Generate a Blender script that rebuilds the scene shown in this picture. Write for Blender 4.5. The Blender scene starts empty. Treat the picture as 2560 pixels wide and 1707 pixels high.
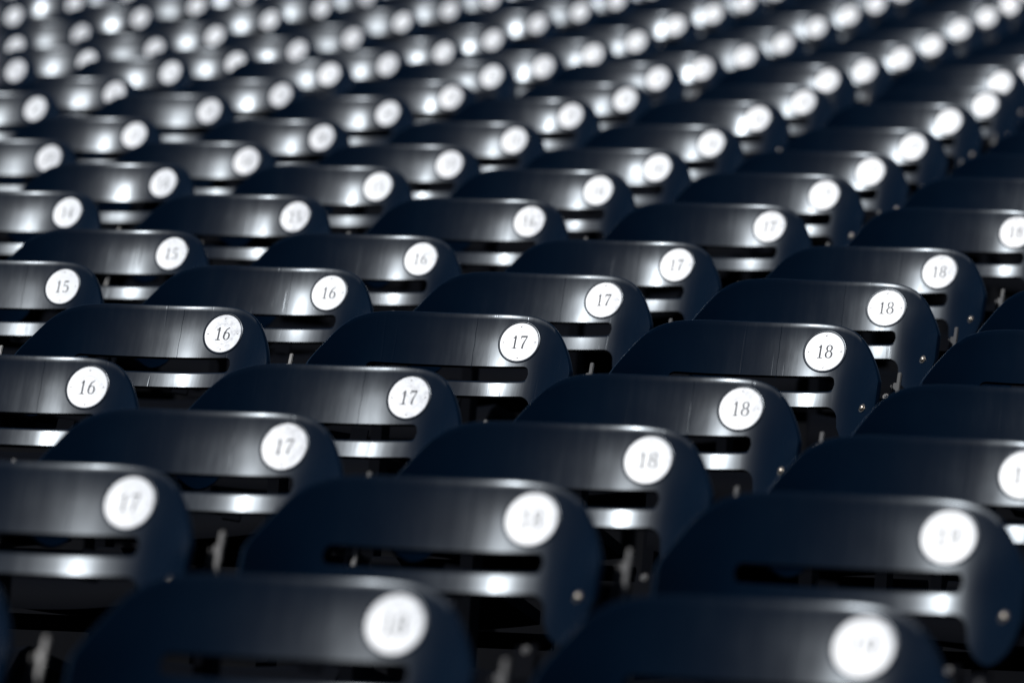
import bpy, bmesh, math, random
from mathutils import Vector, Matrix
random.seed(7)
C = bpy.context.scene.collection
scene = bpy.context.scene

# ------------------------------------------------------------------ camera
CAM = Vector((2.7135, -10.13409, -1.27204)); YAW, PITCH, ROLL = 0.26287, 0.11998, 0.06177
F_PX = 15526.3                                   # focal length in px of a 2560 px wide frame
cam_d = bpy.data.cameras.new('camera'); cam = bpy.data.objects.new('camera', cam_d); C.objects.link(cam)
fw = Vector((-math.sin(YAW)*math.cos(PITCH), math.cos(YAW)*math.cos(PITCH), math.sin(PITCH)))
rt = Vector((math.cos(YAW), math.sin(YAW), 0)); up = rt.cross(fw)
r2 = rt*math.cos(ROLL) + up*math.sin(ROLL); u2 = up*math.cos(ROLL) - rt*math.sin(ROLL)
cam.matrix_world = Matrix(((r2.x, u2.x, -fw.x, CAM.x), (r2.y, u2.y, -fw.y, CAM.y), (r2.z, u2.z, -fw.z, CAM.z), (0, 0, 0, 1)))
cam_d.sensor_width = 36; cam_d.lens = F_PX*36/2560; cam_d.clip_start = 0.05; cam_d.clip_end = 500
cam_d.dof.use_dof = True; cam_d.dof.focus_distance = 10.6; cam_d.dof.aperture_fstop = 5.0
scene.camera = cam

# ------------------------------------------------------------------ sky and sun
SUN_AZ, SUN_EL = math.radians(-41.5), math.radians(44)     # azimuth to the right of -Y (the way the seats face), elevation
S = Vector((math.sin(SUN_AZ)*math.cos(SUN_EL), -math.cos(SUN_AZ)*math.cos(SUN_EL), math.sin(SUN_EL)))
w = bpy.data.worlds.new('World'); scene.world = w; w.use_nodes = True
nt = w.node_tree; sky = nt.nodes.new('ShaderNodeTexSky'); sky.sky_type = 'NISHITA'; sky.sun_disc = False
sky.sun_elevation = SUN_EL; sky.sun_rotation = math.atan2(S.x, S.y)
bg = nt.nodes['Background']; nt.links.new(sky.outputs[0], bg.inputs[0]); bg.inputs[1].default_value = 0.05
sl = bpy.data.lights.new('sun', 'SUN'); sl.energy = 5.0; sl.angle = math.radians(0.5); sl.color = (1, .975, .945)
so = bpy.data.objects.new('sun', sl); C.objects.link(so); so.rotation_euler = (-S).to_track_quat('-Z', 'Y').to_euler(); so.location = (0, 0, 30)
scene.view_settings.view_transform = 'Standard'; scene.view_settings.look = 'None'
scene.view_settings.gamma = 1; scene.view_settings.use_curve_mapping = False; scene.view_settings.exposure = -0.1

# ------------------------------------------------------------------ materials
def mat(name, col, rough=.5, metal=0., spec=.5):
    m = bpy.data.materials.new(name); m.use_nodes = True
    b = m.node_tree.nodes['Principled BSDF']
    b.inputs['Base Color'].default_value = (*col, 1); b.inputs['Roughness'].default_value = rough
    b.inputs['Metallic'].default_value = metal; b.inputs['Specular IOR Level'].default_value = spec
    return m, m.node_tree, b
def N(t, typ, **kw):
    n = t.nodes.new(typ)
    for k, v in kw.items(): setattr(n, k, v)
    return n
def ramp(t, pts):
    r = N(t, 'ShaderNodeValToRGB')
    r.color_ramp.elements[0].position, r.color_ramp.elements[0].color = pts[0][0], (*[pts[0][1]]*3, 1)
    r.color_ramp.elements[1].position, r.color_ramp.elements[1].color = pts[-1][0], (*[pts[-1][1]]*3, 1)
    for p, v in pts[1:-1]:
        e = r.color_ramp.elements.new(p); e.color = (v, v, v, 1)
    return r
def seat_coords(t, sx, sy, sz, amount=37.0):
    """object coordinates shifted by a random amount for each seat, then scaled"""
    tc = N(t, 'ShaderNodeTexCoord'); oi = N(t, 'ShaderNodeObjectInfo')
    m = N(t, 'ShaderNodeMath', operation='MULTIPLY'); m.inputs[1].default_value = amount
    t.links.new(oi.outputs['Random'], m.inputs[0])
    a = N(t, 'ShaderNodeVectorMath', operation='ADD'); t.links.new(tc.outputs['Object'], a.inputs[0]); t.links.new(m.outputs[0], a.inputs[1])
    s = N(t, 'ShaderNodeVectorMath', operation='MULTIPLY'); s.inputs[1].default_value = (sx, sy, sz); t.links.new(a.outputs[0], s.inputs[0])
    return s.outputs[0]

# navy moulded plastic: weathered gloss with fine vertical rub marks
M_NAVY, t, b = mat('navy_plastic', (.0015, .005, .012), .2, 0, .115)
n1 = N(t, 'ShaderNodeTexNoise'); n1.inputs['Scale'].default_value = 1; n1.inputs['Detail'].default_value = 5; n1.inputs['Roughness'].default_value = .65
t.links.new(seat_coords(t, 60, 5, 7), n1.inputs['Vector'])
n2 = N(t, 'ShaderNodeTexNoise'); n2.inputs['Scale'].default_value = 1; n2.inputs['Detail'].default_value = 3
t.links.new(seat_coords(t, 11, 5, 12), n2.inputs['Vector'])
mx = N(t, 'ShaderNodeMath', operation='MULTIPLY_ADD'); mx.inputs[1].default_value = .55
t.links.new(n1.outputs[0], mx.inputs[0])
m2 = N(t, 'ShaderNodeMath', operation='MULTIPLY'); m2.inputs[1].default_value = .45; t.links.new(n2.outputs[0], m2.inputs[0]); t.links.new(m2.outputs[0], mx.inputs[2])
rr = ramp(t, [(.3, .14), (.5, .195), (.70, .28)]); t.links.new(mx.outputs[0], rr.inputs[0])
oi = N(t, 'ShaderNodeObjectInfo'); mr = N(t, 'ShaderNodeMapRange'); mr.inputs[3].default_value = -.015; mr.inputs[4].default_value = .04
t.links.new(oi.outputs['Random'], mr.inputs[0])
ra = N(t, 'ShaderNodeMath', operation='ADD'); t.links.new(rr.outputs[0], ra.inputs[0]); t.links.new(mr.outputs[0], ra.inputs[1]); t.links.new(ra.outputs[0], b.inputs['Roughness']); b.inputs['Coat Weight'].default_value = .06; b.inputs['Coat Roughness'].default_value = .36
b.inputs['Specular Tint'].default_value = (.76, .88, 1, 1)
# long single scratches
n3 = N(t, 'ShaderNodeTexNoise'); n3.inputs['Scale'].default_value = 1; n3.inputs['Detail'].default_value = 1
t.links.new(seat_coords(t, 160, 3, 6), n3.inputs['Vector'])
r3 = ramp(t, [(.71, 0), (.78, 1)]); t.links.new(n3.outputs[0], r3.inputs[0])
bp = N(t, 'ShaderNodeBump'); bp.inputs['Strength'].default_value = .07; bp.inputs['Distance'].default_value = .0006
ad = N(t, 'ShaderNodeMath', operation='MULTIPLY_ADD'); ad.inputs[1].default_value = 3.0
t.links.new(r3.outputs[0], ad.inputs[0]); t.links.new(n1.outputs[0], ad.inputs[2])
t.links.new(ad.outputs[0], bp.inputs['Height']); t.links.new(bp.outputs[0], b.inputs['Normal']); t.links.new(bp.outputs[0], b.inputs['Coat Normal'])
# dust lightens the plastic a little in patches
mc = N(t, 'ShaderNodeMix', data_type='RGBA'); mc.inputs[6].default_value = (.00003, .0026, .0086, 1); mc.inputs[7].default_value = (.0002, .0042, .0118, 1)
t.links.new(n2.outputs[0], mc.inputs[0]); t.links.new(mc.outputs[2], b.inputs['Base Color'])

M_PLATE, t, b = mat('plate_white_enamel', (.62, .64, .67), .40, 0, .5)
n1 = N(t, 'ShaderNodeTexNoise'); n1.inputs['Scale'].default_value = 1; n1.inputs['Detail'].default_value = 6; n1.inputs['Roughness'].default_value = .7
t.links.new(seat_coords(t, 90, 90, 90), n1.inputs['Vector'])
mc = N(t, 'ShaderNodeMix', data_type='RGBA'); mc.inputs[6].default_value = (.64, .675, .72, 1); mc.inputs[7].default_value = (.38, .40, .44, 1)
oi = N(t, 'ShaderNodeObjectInfo'); mr = N(t, 'ShaderNodeMapRange'); mr.inputs[3].default_value = -.10; mr.inputs[4].default_value = .09
t.links.new(oi.outputs['Random'], mr.inputs[0]); ra = N(t, 'ShaderNodeMath', operation='ADD'); t.links.new(n1.outputs[0], ra.inputs[0]); t.links.new(mr.outputs[0], ra.inputs[1])
rp = ramp(t, [(.48, 0), (.72, 1)]); t.links.new(ra.outputs[0], rp.inputs[0]); t.links.new(rp.outputs[0], mc.inputs[0]); t.links.new(mc.outputs[2], b.inputs['Base Color'])
bp = N(t, 'ShaderNodeBump'); bp.inputs['Strength'].default_value = .15; bp.inputs['Distance'].default_value = .0006
t.links.new(n1.outputs[0], bp.inputs['Height']); t.links.new(bp.outputs[0], b.inputs['Normal'])
M_INK, *_ = mat('engraved_ink', (.085, .09, .1), .7, 0, .15)
M_LINE, *_ = mat('engraved_line_grey', (.56, .57, .6), .6)
M_RIVET, *_ = mat('rivet_aluminium', (.28, .28, .29), .4, .8)
M_BOLT, *_ = mat('zinc_bolt', (.36, .33, .29), .34, 1)
M_POST, t, b = mat('painted_iron_post', (.03, .038, .05), .38, 0, .35)
n1 = N(t, 'ShaderNodeTexNoise'); n1.inputs['Scale'].default_value = 1; n1.inputs['Detail'].default_value = 5
t.links.new(seat_coords(t, 60, 60, 20), n1.inputs['Vector'])
rr = ramp(t, [(.3, .35), (.7, .6)]); t.links.new(n1.outputs[0], rr.inputs[0]); t.links.new(rr.outputs[0], b.inputs['Roughness'])
mc = N(t, 'ShaderNodeMix', data_type='RGBA'); mc.inputs[6].default_value = (.008, .011, .016, 1); mc.inputs[7].default_value = (.028, .031, .038, 1)
rp = ramp(t, [(.5, 0), (.72, 1)]); t.links.new(n1.outputs[0], rp.inputs[0]); t.links.new(rp.outputs[0], mc.inputs[0]); t.links.new(mc.outputs[2], b.inputs['Base Color'])
M_DARK, *_ = mat('shade_dark_navy', (.0012, .0017, .0032), .8, 0, .04)  # shade under the seats painted into pans, post shafts, brackets and hinges
M_CONC, t, b = mat('shade_dark_concrete', (.004, .0045, .006), .95, 0, .05)  # near-black concrete: the shade between the rows is put into its colour
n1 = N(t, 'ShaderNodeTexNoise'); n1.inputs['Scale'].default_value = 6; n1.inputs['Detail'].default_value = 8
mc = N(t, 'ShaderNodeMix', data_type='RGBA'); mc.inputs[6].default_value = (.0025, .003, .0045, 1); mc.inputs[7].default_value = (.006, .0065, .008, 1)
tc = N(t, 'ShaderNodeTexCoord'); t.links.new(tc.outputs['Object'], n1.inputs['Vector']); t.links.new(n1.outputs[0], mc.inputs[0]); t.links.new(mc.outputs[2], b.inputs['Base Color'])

# ------------------------------------------------------------------ the rows
PITCH_X = .53; D, H, H2, CV, BOW = .8728, .19297, .00044, .015, .02579
OFF = [.279, .199, .132, .061, 0, -.078, -.155, -.168, -.243, -.322, -.398, -.48, -.549, -.673, -.746, -.811, -.884, -.961, -1.033, -1.116]
DZ = [.005, .02, 0, -.016, -.008, -.01, -.015, -.002, .004, -.002, .002, .014, .008, .02, .001, -.007, -.011, 0, -.001, -.002]
def row_off(r): return OFF[r] if 0 <= r < 20 else (OFF[19] - .077*(r-19) if r >= 20 else OFF[0] - .078*r)
def row_z(r):
    k = r-4
    return k*H + H2*k*k + (DZ[r] if 0 <= r < 20 else 0)
def plate_pos(r, n):
    u = (n-17)*PITCH_X + row_off(r); k = r-4
    return Vector((u, k*D + CV*u*u, row_z(r) + BOW*.01*k*(u+1)**2)), math.atan(2*CV*u)

# backrest surface: x across, s down from the top edge
TOP_H = .93; HALF = .231; PLATE_X, PLATE_S, PLATE_R = .119, .051, .0356
def interp(tab, x):
    for (a, va), (b_, vb) in zip(tab, tab[1:]):
        if x <= b_:
            f = (x-a)/(b_-a); return va + (vb-va)*f
    return tab[-1][1]
def recline(s): return math.radians(interp([(0, 11.5), (.025, 15.2), (.05, 18.0), (.10, 19.6), (.13, 21.7), (.17, 23.2), (.4, 24)], s))
_path = [(0., 0.)]
for i in range(400):
    a = recline(i*.001); y, z = _path[-1]; _path.append((y - math.sin(a)*.001, z - math.cos(a)*.001))
def path(s):
    if s < 0: return (-s*math.sin(recline(0)), -s*math.cos(recline(0)))
    i = min(int(s/.001), 398); f = s/.001 - i
    return (_path[i][0]*(1-f) + _path[i+1][0]*f, _path[i][1]*(1-f) + _path[i+1][1]*f)
DE = 2.2
def dish(x): return .056*(abs(x)/.23)**DE + .011*(max(0, abs(x)-.13)/.1)**2
def wrap(x, s):                           # the ears wrap further forward below the shoulders
    f = max(0, min(1, (s-.04)/.09)); f = f*f*(3-2*f); e = max(0, abs(x)-.145)/.085
    return .014*f*e*e, .014*f*2*e/.085*(1 if x > 0 else -1)
def surf(x, s, h=0.):
    """point of the front face, h metres proud of it"""
    y, z = path(s); a = recline(max(s, 0)); d = dish(x)
    sl_ = .056*DE/.23*(abs(x)/.23)**(DE-1)*(1 if x > 0 else -1)
    sl_ += .22*max(0, abs(x)-.13)/.1*(1 if x > 0 else -1)
    wv, ws = wrap(x, s); d += wv; sl_ += ws
    p = Vector((x, y - d, TOP_H + z))                    # the dish pushes straight forward, so the slot stays level
    nrm = Vector((-sl_*math.cos(a), -math.cos(a), math.sin(a))).normalized()
    return p + nrm*h
def surf_n(x, s):
    return (surf(x, s, .01) - surf(x, s)).normalized()

# outline of the backrest
def smooth_tab(pts, n=12):
    out = []
    for i in range(len(pts)-1):
        p0, p1, p2, p3 = pts[max(i-1, 0)], pts[i], pts[i+1], pts[min(i+2, len(pts)-1)]
        for k in range(n):
            f = k/n
            q = [.5*((2*p1[j]) + (-p0[j]+p2[j])*f + (2*p0[j]-5*p1[j]+4*p2[j]-p3[j])*f*f + (-p0[j]+3*p1[j]-3*p2[j]+p3[j])*f**3) for j in (0, 1)]
            out.append(tuple(q))
    out.append(pts[-1]); return out
TOPT = smooth_tab([(0, 0), (.05, .0), (.10, .0008), (.14, .0055), (.168, .0165), (.185, .031), (.198, .048), (.211, .071), (.221, .092), (.2275, .110), (.228, .116)])
SLOT_X, SLOT_C, SLOT_H = .1435, .1115, .0148
OPEN_X = .156
def slot_half(x):
    x = abs(x); r = .012
    if x <= SLOT_X - r: return SLOT_H
    if x >= SLOT_X: return 0
    f = (x - (SLOT_X - r))/r
    return SLOT_H*math.sqrt(max(0, 1 - f*f))**.8
def bottom(x):
    x = abs(x)
    if x <= OPEN_X:                       # underside of the lower slat with a rounded corner into the ear
        r = .024
        if x < OPEN_X - r: return .1545
        f = (x - (OPEN_X - r))/r
        return .1545 + r*(1 - math.sqrt(max(0, 1 - f*f)))*1.15
    return interp([(.156, .1821), (.158, .195), (.165, .210), (.174, .220), (.184, .226), (.193, .226), (.203, .220), (.214, .208), (.222, .190), (.2275, .168), (.2285, .160)], x)
def link(name, me, m, parent=None):
    o = bpy.data.objects.new(name, me); C.objects.link(o)
    if m is not None and len(me.materials) == 0: me.materials.append(m)
    if parent: o.parent = parent
    return o
def smooth(me, angle=40):
    for p in me.polygons: p.use_smooth = True
    me.set_sharp_from_angle(angle=math.radians(angle))
def bm_mesh(bm, name, sharp=40):
    bmesh.ops.recalc_face_normals(bm, faces=bm.faces[:])
    me = bpy.data.meshes.new(name); bm.to_mesh(me); bm.free(); smooth(me, sharp); return me

def backrest_mesh():
    xs = [0]
    xs += [i*.0085 for i in range(1, 15)]                     # to .119
    xs += [.1245, .1285, .1305, .1325, .135, .1375, .1392, .1406, .1416, SLOT_X, .1445, .147, .1495, .1515, .1535, .155, OPEN_X, .158,
           .161, .166, .171, .176, .181, .186, .191, .196, .201, .206, .2105, .2145, .218, .221, .2235, .2252, .2264, .2273, .228]
    xs = [-x for x in reversed(xs[1:])] + xs
    NA, NB = 11, 9
    bm = bmesh.new(); cols = []
    for x in xs:
        tp, bt, sh = interp(TOPT, abs(x)), bottom(x), slot_half(x)
        c = SLOT_C if tp < SLOT_C - .012 else (tp + (bt - tp)*.30)
        if abs(x) > .16: c = SLOT_C + (max(tp + (bt-tp)*.35, SLOT_C) - SLOT_C)*min(1, (abs(x)-.16)/.04)
        a = [bm.verts.new(surf(x, tp + (c - sh - tp)*j/NA)) for j in range(NA+1)]
        if sh == 0: l = [a[-1]] + [bm.verts.new(surf(x, c + (bt - c)*j/NB)) for j in range(1, NB+1)]
        else: l = [bm.verts.new(surf(x, c + sh + (bt - c - sh)*j/NB)) for j in range(NB+1)]
        cols.append((a, l))
    for (a0, l0), (a1, l1) in zip(cols, cols[1:]):
        for A, B in ((a0, a1), (l0, l1)):
            for j in range(len(A)-1):
                vs = [A[j], B[j], B[j+1], A[j+1]]; u = []
                for v in vs:
                    if v not in u: u.append(v)
                if len(u) >= 3:
                    try: bm.faces.new(u)
                    except ValueError: pass
    bmesh.ops.recalc_face_normals(bm, faces=bm.faces[:])
    if sum(f.normal.y for f in bm.faces) > 0: bmesh.ops.reverse_faces(bm, faces=bm.faces[:])
    # give the shell its thickness: a back sheet and a rounded rim along every edge
    T, BUL, SEG = .0085, .0014, 6
    bm.verts.ensure_lookup_table(); front = list(bm.faces); fv = list(bm.verts)
    nor = {}
    for v in fv:
        a_ = Vector((0, 0, 0))
        for f in v.link_faces: a_ += f.normal*f.calc_area()
        nor[v] = a_.normalized()
    bedges = [e for e in bm.edges if len(e.link_faces) == 1]
    out_d = {}
    for e in bedges:
        f = e.link_faces[0]; d = (e.verts[1].co - e.verts[0].co); o_ = d.cross(f.normal).normalized()
        if o_.dot((e.verts[0].co + e.verts[1].co)/2 - f.calc_center_median()) < 0: o_ = -o_
        for v in e.verts: out_d[v] = out_d.get(v, Vector((0, 0, 0))) + o_
    back = {v: bm.verts.new(v.co - nor[v]*T) for v in fv}
    for f in front: bm.faces.new([back[v] for v in reversed(f.verts)])
    rim = {}
    for v, o_ in out_d.items():
        o_ = (o_ - nor[v]*o_.dot(nor[v])).normalized(); mid = v.co - nor[v]*T/2
        rim[v] = [v] + [bm.verts.new(mid + nor[v]*(T/2)*math.cos(math.pi*k/SEG) + o_*(.0004 + .0022*max(0, o_.z)**2)*math.sin(math.pi*k/SEG)) for k in range(1, SEG)] + [back[v]]
    for e in bedges:
        A, B = rim[e.verts[0]], rim[e.verts[1]]
        for k in range(SEG): bm.faces.new((A[k], B[k], B[k+1], A[k+1]))
    bmesh.ops.recalc_face_normals(bm, faces=bm.faces[:])
    # moulded collar round the number plate
    prof = [(PLATE_R + .0042, -.001), (PLATE_R + .0036, .0007), (PLATE_R + .0026, .0012), (PLATE_R + .0013, .0012), (PLATE_R + .0006, .0006), (PLATE_R + .0004, -.001)]
    rings = []
    for rr_, h in prof:
        rings.append([bm.verts.new(surf(PLATE_X + rr_*math.cos(2*math.pi*k/64), PLATE_S + rr_*math.sin(2*math.pi*k/64), h)) for k in range(64)])
    fs = []
    for ra, rb in zip(rings, rings[1:]):
        for k in range(64): fs.append(bm.faces.new((ra[k], ra[(k+1) % 64], rb[(k+1) % 64], rb[k])))
    bmesh.ops.recalc_face_normals(bm, faces=fs)
    seam_strip(bm)
    me2 = bpy.data.meshes.new('backrest'); bm.to_mesh(me2); bm.free(); smooth(me2, 35); me2.materials.append(M_NAVY)
    return me2

# number plate frame: local x right, local y up the panel, z out
def plate_frame():
    c = surf(PLATE_X, PLATE_S); n = surf_n(PLATE_X, PLATE_S)
    upv = (surf(PLATE_X, PLATE_S-.004) - surf(PLATE_X, PLATE_S+.004)).normalized(); x = upv.cross(n).normalized(); y = n.cross(x)
    return Matrix(((x.x, y.x, n.x, c.x), (x.y, y.y, n.y, c.y), (x.z, y.z, n.z, c.z), (0, 0, 0, 1)))
PF = plate_frame()
def on_plate(px, py, h):                  # the plate follows the curve of the back
    return surf(PLATE_X + px, PLATE_S - py, h)
PLATE_T = .0008
def plate_mesh():
    bm = bmesh.new(); K = 56
    cen = bm.verts.new(on_plate(0, 0, PLATE_T)); prev = None; fs = []
    for r_, h in ((.012, PLATE_T), (.024, PLATE_T), (PLATE_R-.0006, PLATE_T), (PLATE_R, PLATE_T-.0004), (PLATE_R, -.001)):
        ring = [bm.verts.new(on_plate(r_*math.cos(2*math.pi*k/K), r_*math.sin(2*math.pi*k/K), h)) for k in range(K)]
        for k in range(K):
            if prev is None: bm.faces.new((cen, ring[k], ring[(k+1) % K]))
            else: bm.faces.new((prev[k], ring[k], ring[(k+1) % K], prev[(k+1) % K]))
        prev = ring
    me = bm_mesh(bm, 'number_plate', 30); me.materials.append(M_PLATE); return me

# ---- seriffed numerals built as strokes: list of (x, y, width) polylines in a 0.62 x 1 box
def arc(cx, cy, rx, ry, a0, a1, thick, thin, n=18):
    out = []
    for i in range(n+1):
        a = math.radians(a0 + (a1-a0)*i/n)
        out.append((cx + rx*math.cos(a), cy + ry*math.sin(a), thin + (thick-thin)*abs(math.cos(a))**1.3))
    return out
TK, TN = .14, .05
GLYPH = {
 '1': ([[(.30, 0, TK), (.30, 1, TK)], [(.12, .80, TN), (.22, .86, .07), (.30, .97, .09)], [(.10, .02, .06), (.50, .02, .06)]], .56),
 '2': ([arc(.30, .72, .22, .25, 170, -40, TK, TN), [(.46, .56, .13), (.30, .32, .09), (.08, .06, .06)], [(.06, .055, .11), (.56, .055, .11)], [(.54, .0, .06), (.56, .2, .05)]], .64),
 '3': ([arc(.28, .75, .20, .22, 150, -90, TK, TN), arc(.27, .28, .25, .26, 90, -150, TK, TN)], .62),
 '4': ([[(.42, 0, TK), (.42, 1, TK)], [(.40, .97, TN), (.04, .30, TN)], [(.03, .29, .08), (.62, .29, .08)], [(.26, .02, .06), (.58, .02, .06)]], .66),
 '5': ([[(.12, .93, .13), (.50, .93, .13)], [(.14, .95, .06), (.11, .52, .06)], arc(.27, .31, .25, .29, 125, -140, TK, TN)], .62),
 '6': ([arc(.31, .31, .22, .28, 0, 360, TK, TN, 30), [(.10, .33, TK), (.13, .58, .13), (.26, .84, .09), (.48, .98, .06)]], .64),
 '7': ([[(.06, .93, .13), (.56, .93, .13)], [(.54, .92, .06), (.40, .62, .09), (.28, .30, .13), (.25, 0, .15)], [(.08, .95, .05), (.06, .74, .05)]], .62),
 '8': ([arc(.30, .75, .19, .22, 0, 360, .13, TN, 26), arc(.30, .27, .23, .25, 0, 360, TK, TN, 28)], .62),
 '9': ([arc(.31, .69, .22, .28, 0, 360, TK, TN, 30), [(.52, .67, TK), (.49, .42, .13), (.36, .16, .09), (.14, .02, .06)]], .64),
 '0': ([arc(.31, .50, .23, .47, 0, 360, TK, TN, 34)], .64),
}
def ribbon(bm, pts, tr, h):
    # densify
    q = []
    for (a, b_) in zip(pts, pts[1:]):
        for i in range(3): q.append(tuple(a[j] + (b_[j]-a[j])*i/3 for j in range(3)))
    q.append(pts[-1]); L, R = [], []
    for i, (x, y, wd) in enumerate(q):
        x0, y0, _ = q[max(i-1, 0)]; x1, y1, _ = q[min(i+1, len(q)-1)]
        dx, dy = x1-x0, y1-y0; l = math.hypot(dx, dy) or 1; nx, ny = -dy/l*wd/2, dx/l*wd/2
        L.append(bm.verts.new(on_plate(*tr(x+nx, y+ny), h))); R.append(bm.verts.new(on_plate(*tr(x-nx, y-ny), h)))
    for i in range(len(q)-1): bm.faces.new((L[i], L[i+1], R[i+1], R[i]))
def number_mesh(n):
    bm = bmesh.new(); hgt = .0242; wid = sum(GLYPH[c][1] for c in str(n)) + .10*(len(str(n))-1); x0 = -wid/2
    for c in str(n):
        st, adv = GLYPH[c]
        for i, p in enumerate(st):
            ribbon(bm, p, lambda x, y, x0=x0: ((x0 + x)*hgt*.98 + (y-.5)*hgt*.04, (y-.5)*hgt), PLATE_T + .0002 + .00005*i)
        x0 += adv + .10
    me = bpy.data.meshes.new('numeral'); bm.to_mesh(me); bm.free(); me.materials.append(M_INK); return me
def seam_strip(bm):                       # moulding seam on the panel, left of the plate
    L_, T_, R_ = [], [], []
    for i in range(13):
        s_ = .006 + .0945*i/12; x = .0375 + .0012*math.sin(i*1.3)*.4; wd = .0006
        L_.append(bm.verts.new(surf(x-wd, s_, -.0002))); T_.append(bm.verts.new(surf(x, s_, .00042))); R_.append(bm.verts.new(surf(x+wd, s_, -.0002)))
    for i in range(12):
        bm.faces.new((L_[i], L_[i+1], T_[i+1], T_[i])); bm.faces.new((T_[i], T_[i+1], R_[i+1], R_[i]))
def line_mesh(sgn):
    bm = bmesh.new(); pts = []
    for i in range(15):
        a = math.radians(-48 + 96*i/14); pts.append((.0250*math.sin(a), sgn*(.032*math.cos(a) - .0125), .0009))
    ribbon(bm, pts, lambda x, y: (x, y), PLATE_T + .00015)
    me = bpy.data.meshes.new('engraved_line'); bm.to_mesh(me); bm.free(); me.materials.append(M_LINE); return me
def dome(bm, M, r, h, K=12, base=0.):
    rings = []
    for f, hh in ((1, base), (1, base + h*.35), (.8, base + h*.75), (.45, base + h*.95)):
        rings.append([bm.verts.new(M @ Vector((r*f*math.cos(2*math.pi*k/K), r*f*math.sin(2*math.pi*k/K), hh))) for k in range(K)])
    for ra, rb in zip(rings, rings[1:]):
        for k in range(K): bm.faces.new((ra[k], ra[(k+1) % K], rb[(k+1) % K], rb[k]))
    bm.faces.new(rings[-1])
def frame_at(x, s):
    c = surf(x, s); n = surf_n(x, s); upv = (surf(x, s-.004) - surf(x, s+.004)).normalized(); X = upv.cross(n).normalized(); Y = n.cross(X)
    return Matrix(((X.x, Y.x, n.x, c.x), (X.y, Y.y, n.y, c.y), (X.z, Y.z, n.z, c.z), (0, 0, 0, 1)))
def bolt_mesh(x, s, h=0., mt=None):
    bm = bmesh.new(); M = frame_at(x, s) @ Matrix.Translation((0, 0, h)); k_ = .6 if h else .85; dome(bm, M, .0062*k_, .0042*k_, 16, .0012)
    K = 20; r_ = .0085*k_                                        # washer
    lo = [bm.verts.new(M @ Vector((r_*math.cos(2*math.pi*k/K), r_*math.sin(2*math.pi*k/K), -.001))) for k in range(K)]
    hi = [bm.verts.new(M @ Vector((r_*math.cos(2*math.pi*k/K), r_*math.sin(2*math.pi*k/K), .0013))) for k in range(K)]
    for k in range(K): bm.faces.new((lo[k], lo[(k+1) % K], hi[(k+1) % K], hi[k]))
    bm.faces.new(hi)
    me = bm_mesh(bm, 'bolt', 40); me.materials.append(mt or M_BOLT); return me
def rivet_mesh(px, py):
    bm = bmesh.new(); c = on_plate(px, py, PLATE_T); M = PF.copy(); M.translation = c; dome(bm, M, .0016, .0009, 8)
    me = bm_mesh(bm, 'rivet', 40); me.materials.append(M_RIVET); return me
def box(bm, M, sx, sy, sz):
    r = bmesh.ops.create_cube(bm, size=1, matrix=M @ Matrix.Diagonal((sx, sy, sz, 1))); return r['verts']
def bevelled(bm, wdt, seg=2):
    bmesh.ops.bevel(bm, geom=bm.edges[:], offset=wdt, segments=seg, affect='EDGES', clamp_overlap=True)

POST_X = .250
def post_mesh(upper):
    """iron post: the top leans with the backrest, the shaft stands upright on the tread behind it"""
    a = math.radians(22); base = surf(0, .088); bm = bmesh.new()
    L = .15; fwd = Vector((0, -math.sin(a), -math.cos(a)))
    top = Vector((POST_X, base.y - .022, base.z)); cpt = top + fwd*(L/2)
    Rm = Matrix.Translation(cpt) @ Matrix.Rotation(-a, 4, 'X')
    box(bm, Rm @ Matrix.Translation((.003, 0, 0)), .0065, .010, L)
    box(bm, Rm @ Matrix.Translation((-.0085, .004, -.012)), .003, .018, L - .024)
    box(bm, Rm @ Matrix.Translation((-.003, .009, -.004)), .010, .006, L - .02)
    if upper:
        bevelled(bm, .0012); me = bm_mesh(bm, 'post_head', 40); me.materials.append(M_POST); return me
    bm.free(); bm = bmesh.new(); low = top + fwd*L; zb = low.z + .02
    box(bm, Matrix.Translation((POST_X - .004, low.y + .045, zb/2 + .004)), .022, .05, zb - .008)
    box(bm, Matrix.Translation((POST_X - .004, low.y + .05, .006)), .075, .17, .012)
    box(bm, Matrix.Translation((POST_X - .002, low.y + .02, zb - .03)), .012, .04, .05)
    bevelled(bm, .0012)
    me = bm_mesh(bm, 'support_post', 40); me.materials.append(M_DARK); return me
def bracket_mesh():
    """flat strap from the post to the back of the right ear, and its twin on the left ear"""
    bm = bmesh.new()
    for s_, x0, x1 in ((.155, .188, POST_X), ):
        p = surf(x0, s_, -.0115); q = Vector((x1, p.y + .012, p.z))
        d = q - p; ang = math.atan2(d.y, d.x)
        box(bm, Matrix.Translation((p+q)/2) @ Matrix.Rotation(ang, 4, 'Z') @ Matrix.Rotation(math.radians(-23), 4, 'X'), d.length + .02, .004, .045)
    bevelled(bm, .001)
    me = bm_mesh(bm, 'bracket', 40); me.materials.append(M_DARK); return me
def tab_mesh(sg):
    bm = bmesh.new()
    if True:
        M = frame_at(sg*.133, .245) @ Matrix.Translation((0, 0, -.0148))
        box(bm, M, .030, .05, .005)
        box(bm, M @ Matrix.Translation((sg*.028, 0, -.006)), .05, .03, .004)
    bevelled(bm, .0015)
    me = bm_mesh(bm, 'hinge_tab', 40); me.materials.append(M_DARK); return me
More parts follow.
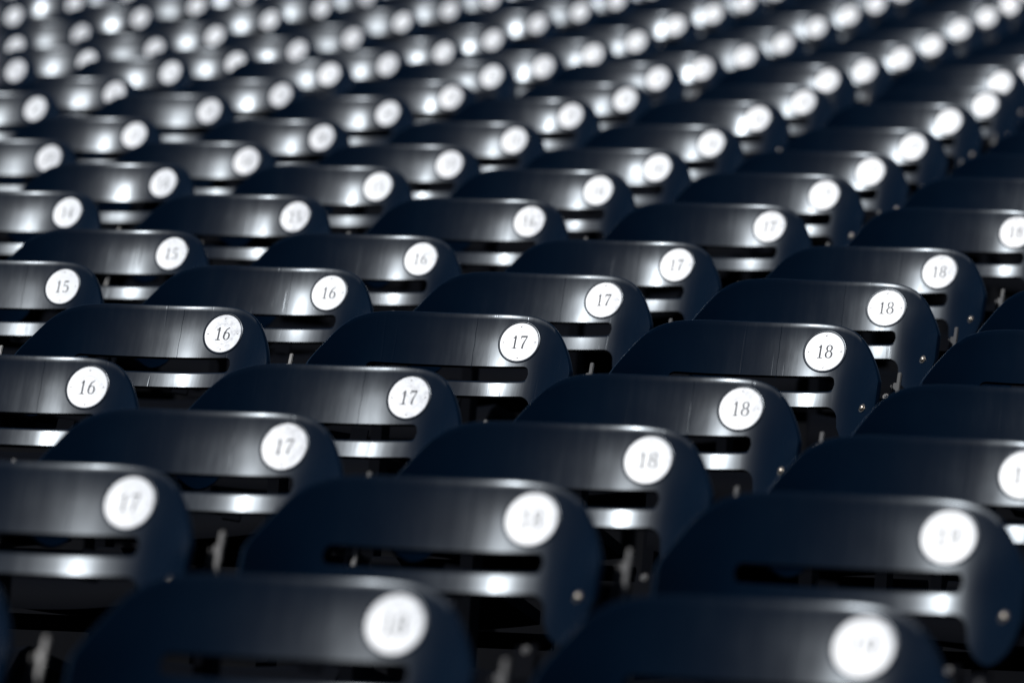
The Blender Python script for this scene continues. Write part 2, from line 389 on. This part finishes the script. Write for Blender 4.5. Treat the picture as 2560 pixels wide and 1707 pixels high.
def pan_mesh():
    """seat pan, let down: dished slab with rolled front lip"""
    bm = bmesh.new(); nx, ny = 16, 12; g = []
    yb = surf(0, .40).y
    for i in range(nx+1):
        x = -.215 + .43*i/nx; col = []
        for j in range(ny+1):
            f = j/ny; y = yb - .01 - .40*f
            wv = .43*(1 - .10*f*f)
            z = .395 + .018*(2*abs(x)/.43)**2 + .03*f - (.05*max(0, (f-.82)/.18)**2)
            col.append(bm.verts.new((x*wv/.43, y, z)))
        g.append(col)
    for i in range(nx):
        for j in range(ny): bm.faces.new((g[i][j], g[i+1][j], g[i+1][j+1], g[i][j+1]))
    bmesh.ops.recalc_face_normals(bm, faces=bm.faces[:])
    if sum(f.normal.z for f in bm.faces) < 0: bmesh.ops.reverse_faces(bm, faces=bm.faces[:])
    r = bmesh.ops.extrude_face_region(bm, geom=bm.faces[:])
    for v in [e for e in r['geom'] if isinstance(e, bmesh.types.BMVert)]: v.co.z -= .022
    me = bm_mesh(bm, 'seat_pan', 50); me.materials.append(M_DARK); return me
def hinge_mesh():
    bm = bmesh.new(); yb = surf(0, .40).y
    Mx = Matrix.Translation((.0, yb - .03, .36)) @ Matrix.Rotation(math.pi/2, 4, 'Y')
    bmesh.ops.create_cone(bm, cap_ends=True, segments=14, radius1=.014, radius2=.014, depth=.49, matrix=Mx)
    me = bm_mesh(bm, 'hinge_bar', 40); me.materials.append(M_DARK); return me

ME = dict(backrest=backrest_mesh(), plate=plate_mesh(), post=post_mesh(False), head=post_mesh(True), bracket=bracket_mesh(), pan=pan_mesh(), hinge=hinge_mesh(),
          bolt_r=bolt_mesh(.2035, .160), bolt_low=bolt_mesh(.133, .228, -.012, M_POST), tab=[tab_mesh(1), tab_mesh(-1)],
          lines=[line_mesh(1), line_mesh(-1)], rivets=[rivet_mesh(0, .0295), rivet_mesh(0, -.0295), rivet_mesh(.0295, 0), rivet_mesh(-.0295, 0)])
NUM = {}
PLOC = surf(PLATE_X, PLATE_S)

def make_seat(r, n, label):
    pp, yaw = plate_pos(r, n)
    rnd = random.Random(r*100 + n)
    jy, jr = rnd.gauss(0, .017), rnd.gauss(0, .009)
    Rm = Matrix.Rotation(yaw + jy, 4, 'Z') @ Matrix.Rotation(jr, 4, 'X')
    root = bpy.data.objects.new('stadium_seat', None); C.objects.link(root); root.empty_display_size = .1
    root.matrix_world = Matrix.Translation(pp - (Rm @ PLOC)) @ Rm
    root['label'] = label; root['category'] = 'stadium seat'; root['group'] = 'rows of navy stadium seats'
    link('backrest', ME['backrest'], None, root)
    pl = link('number_plate', ME['plate'], None, root)
    if n not in NUM: NUM[n] = number_mesh(n)
    link('numeral', NUM[n], None, pl)
    for m_ in ME['lines']: link('engraved_line', m_, None, pl)
    if r <= 9:
        for m_ in ME['rivets']: link('rivet', m_, None, pl)
    link('support_post', ME['post'], None, root); link('post_head', ME['head'], None, root)
    link('bracket', ME['bracket'], None, root); [link('hinge_tab', m_, None, root) for m_ in ME['tab']]
    for k in ('bolt_r', 'bolt_low'): link('bolt', ME[k], None, root)
    link('seat_pan', ME['pan'], None, root); link('hinge_bar', ME['hinge'], None, root)
    return root

def px(P):
    d = P - CAM; z = d.dot(fw)
    return 1280 + F_PX*d.dot(r2)/z, 853.5 - F_PX*d.dot(u2)/z
ORD = ['', 'first', 'second', 'third', 'fourth', 'fifth', 'sixth', 'seventh', 'eighth', 'ninth', 'tenth', 'eleventh', 'twelfth', 'thirteenth', 'fourteenth',
       'fifteenth', 'sixteenth', 'seventeenth', 'eighteenth', 'nineteenth', 'twentieth', 'twenty-first', 'twenty-second']
for r in range(0, 21):
    vis = []
    for n in range(5, 24):
        P, yaw = plate_pos(r, n)
        tx = Vector((math.cos(yaw), math.sin(yaw), 0))
        x0, y0 = px(P - tx*(PLATE_X + .25)); x1, y1 = px(P + tx*(.145))
        if x1 > -6 and x0 < 2566: vis.append(n)
    for i, n in enumerate(vis):
        row = ORD[r+1] + ' row from the bottom'
        if r <= 8: lab = 'navy stadium seat with white plate %d, %s, %s from the left' % (n, row, ORD[i+1])
        else: lab = 'blurred far navy stadium seat, %s, %s from the left' % (row, ORD[i+1])
        make_seat(r, n, lab)

# ------------------------------------------------------------------ terrace the seats are bolted to
bm = bmesh.new(); prof = []
for r in range(-16, 46):
    z = row_z(r) - PLOC.z - .0
    y = (r-4)*D + .30 - PLOC.y
    y0 = y - D
    prof += [(y0, z), (y, z)]
us = [-40 + 2*i for i in range(41)]
g = []
for u in us: g.append([bm.verts.new((u, y + CV*max(-9, min(9, u))**2, z)) for y, z in prof])
for a, b_ in zip(g, g[1:]):
    for j in range(len(prof)-1): bm.faces.new((a[j], b_[j], b_[j+1], a[j+1]))
bmesh.ops.recalc_face_normals(bm, faces=bm.faces[:])
me = bpy.data.meshes.new('terrace'); bm.to_mesh(me); bm.free()
o = link('terrace', me, M_CONC); o['kind'] = 'structure'; o['label'] = 'shade-darkened stepped concrete terrace under the seat rows'
gm = bpy.data.meshes.new('ground'); zz = row_z(-16) - PLOC.z - .3
gm.from_pydata([(-300, -300, zz), (300, -300, zz), (300, 300, zz), (-300, 300, zz)], [], [(0, 1, 2, 3)])
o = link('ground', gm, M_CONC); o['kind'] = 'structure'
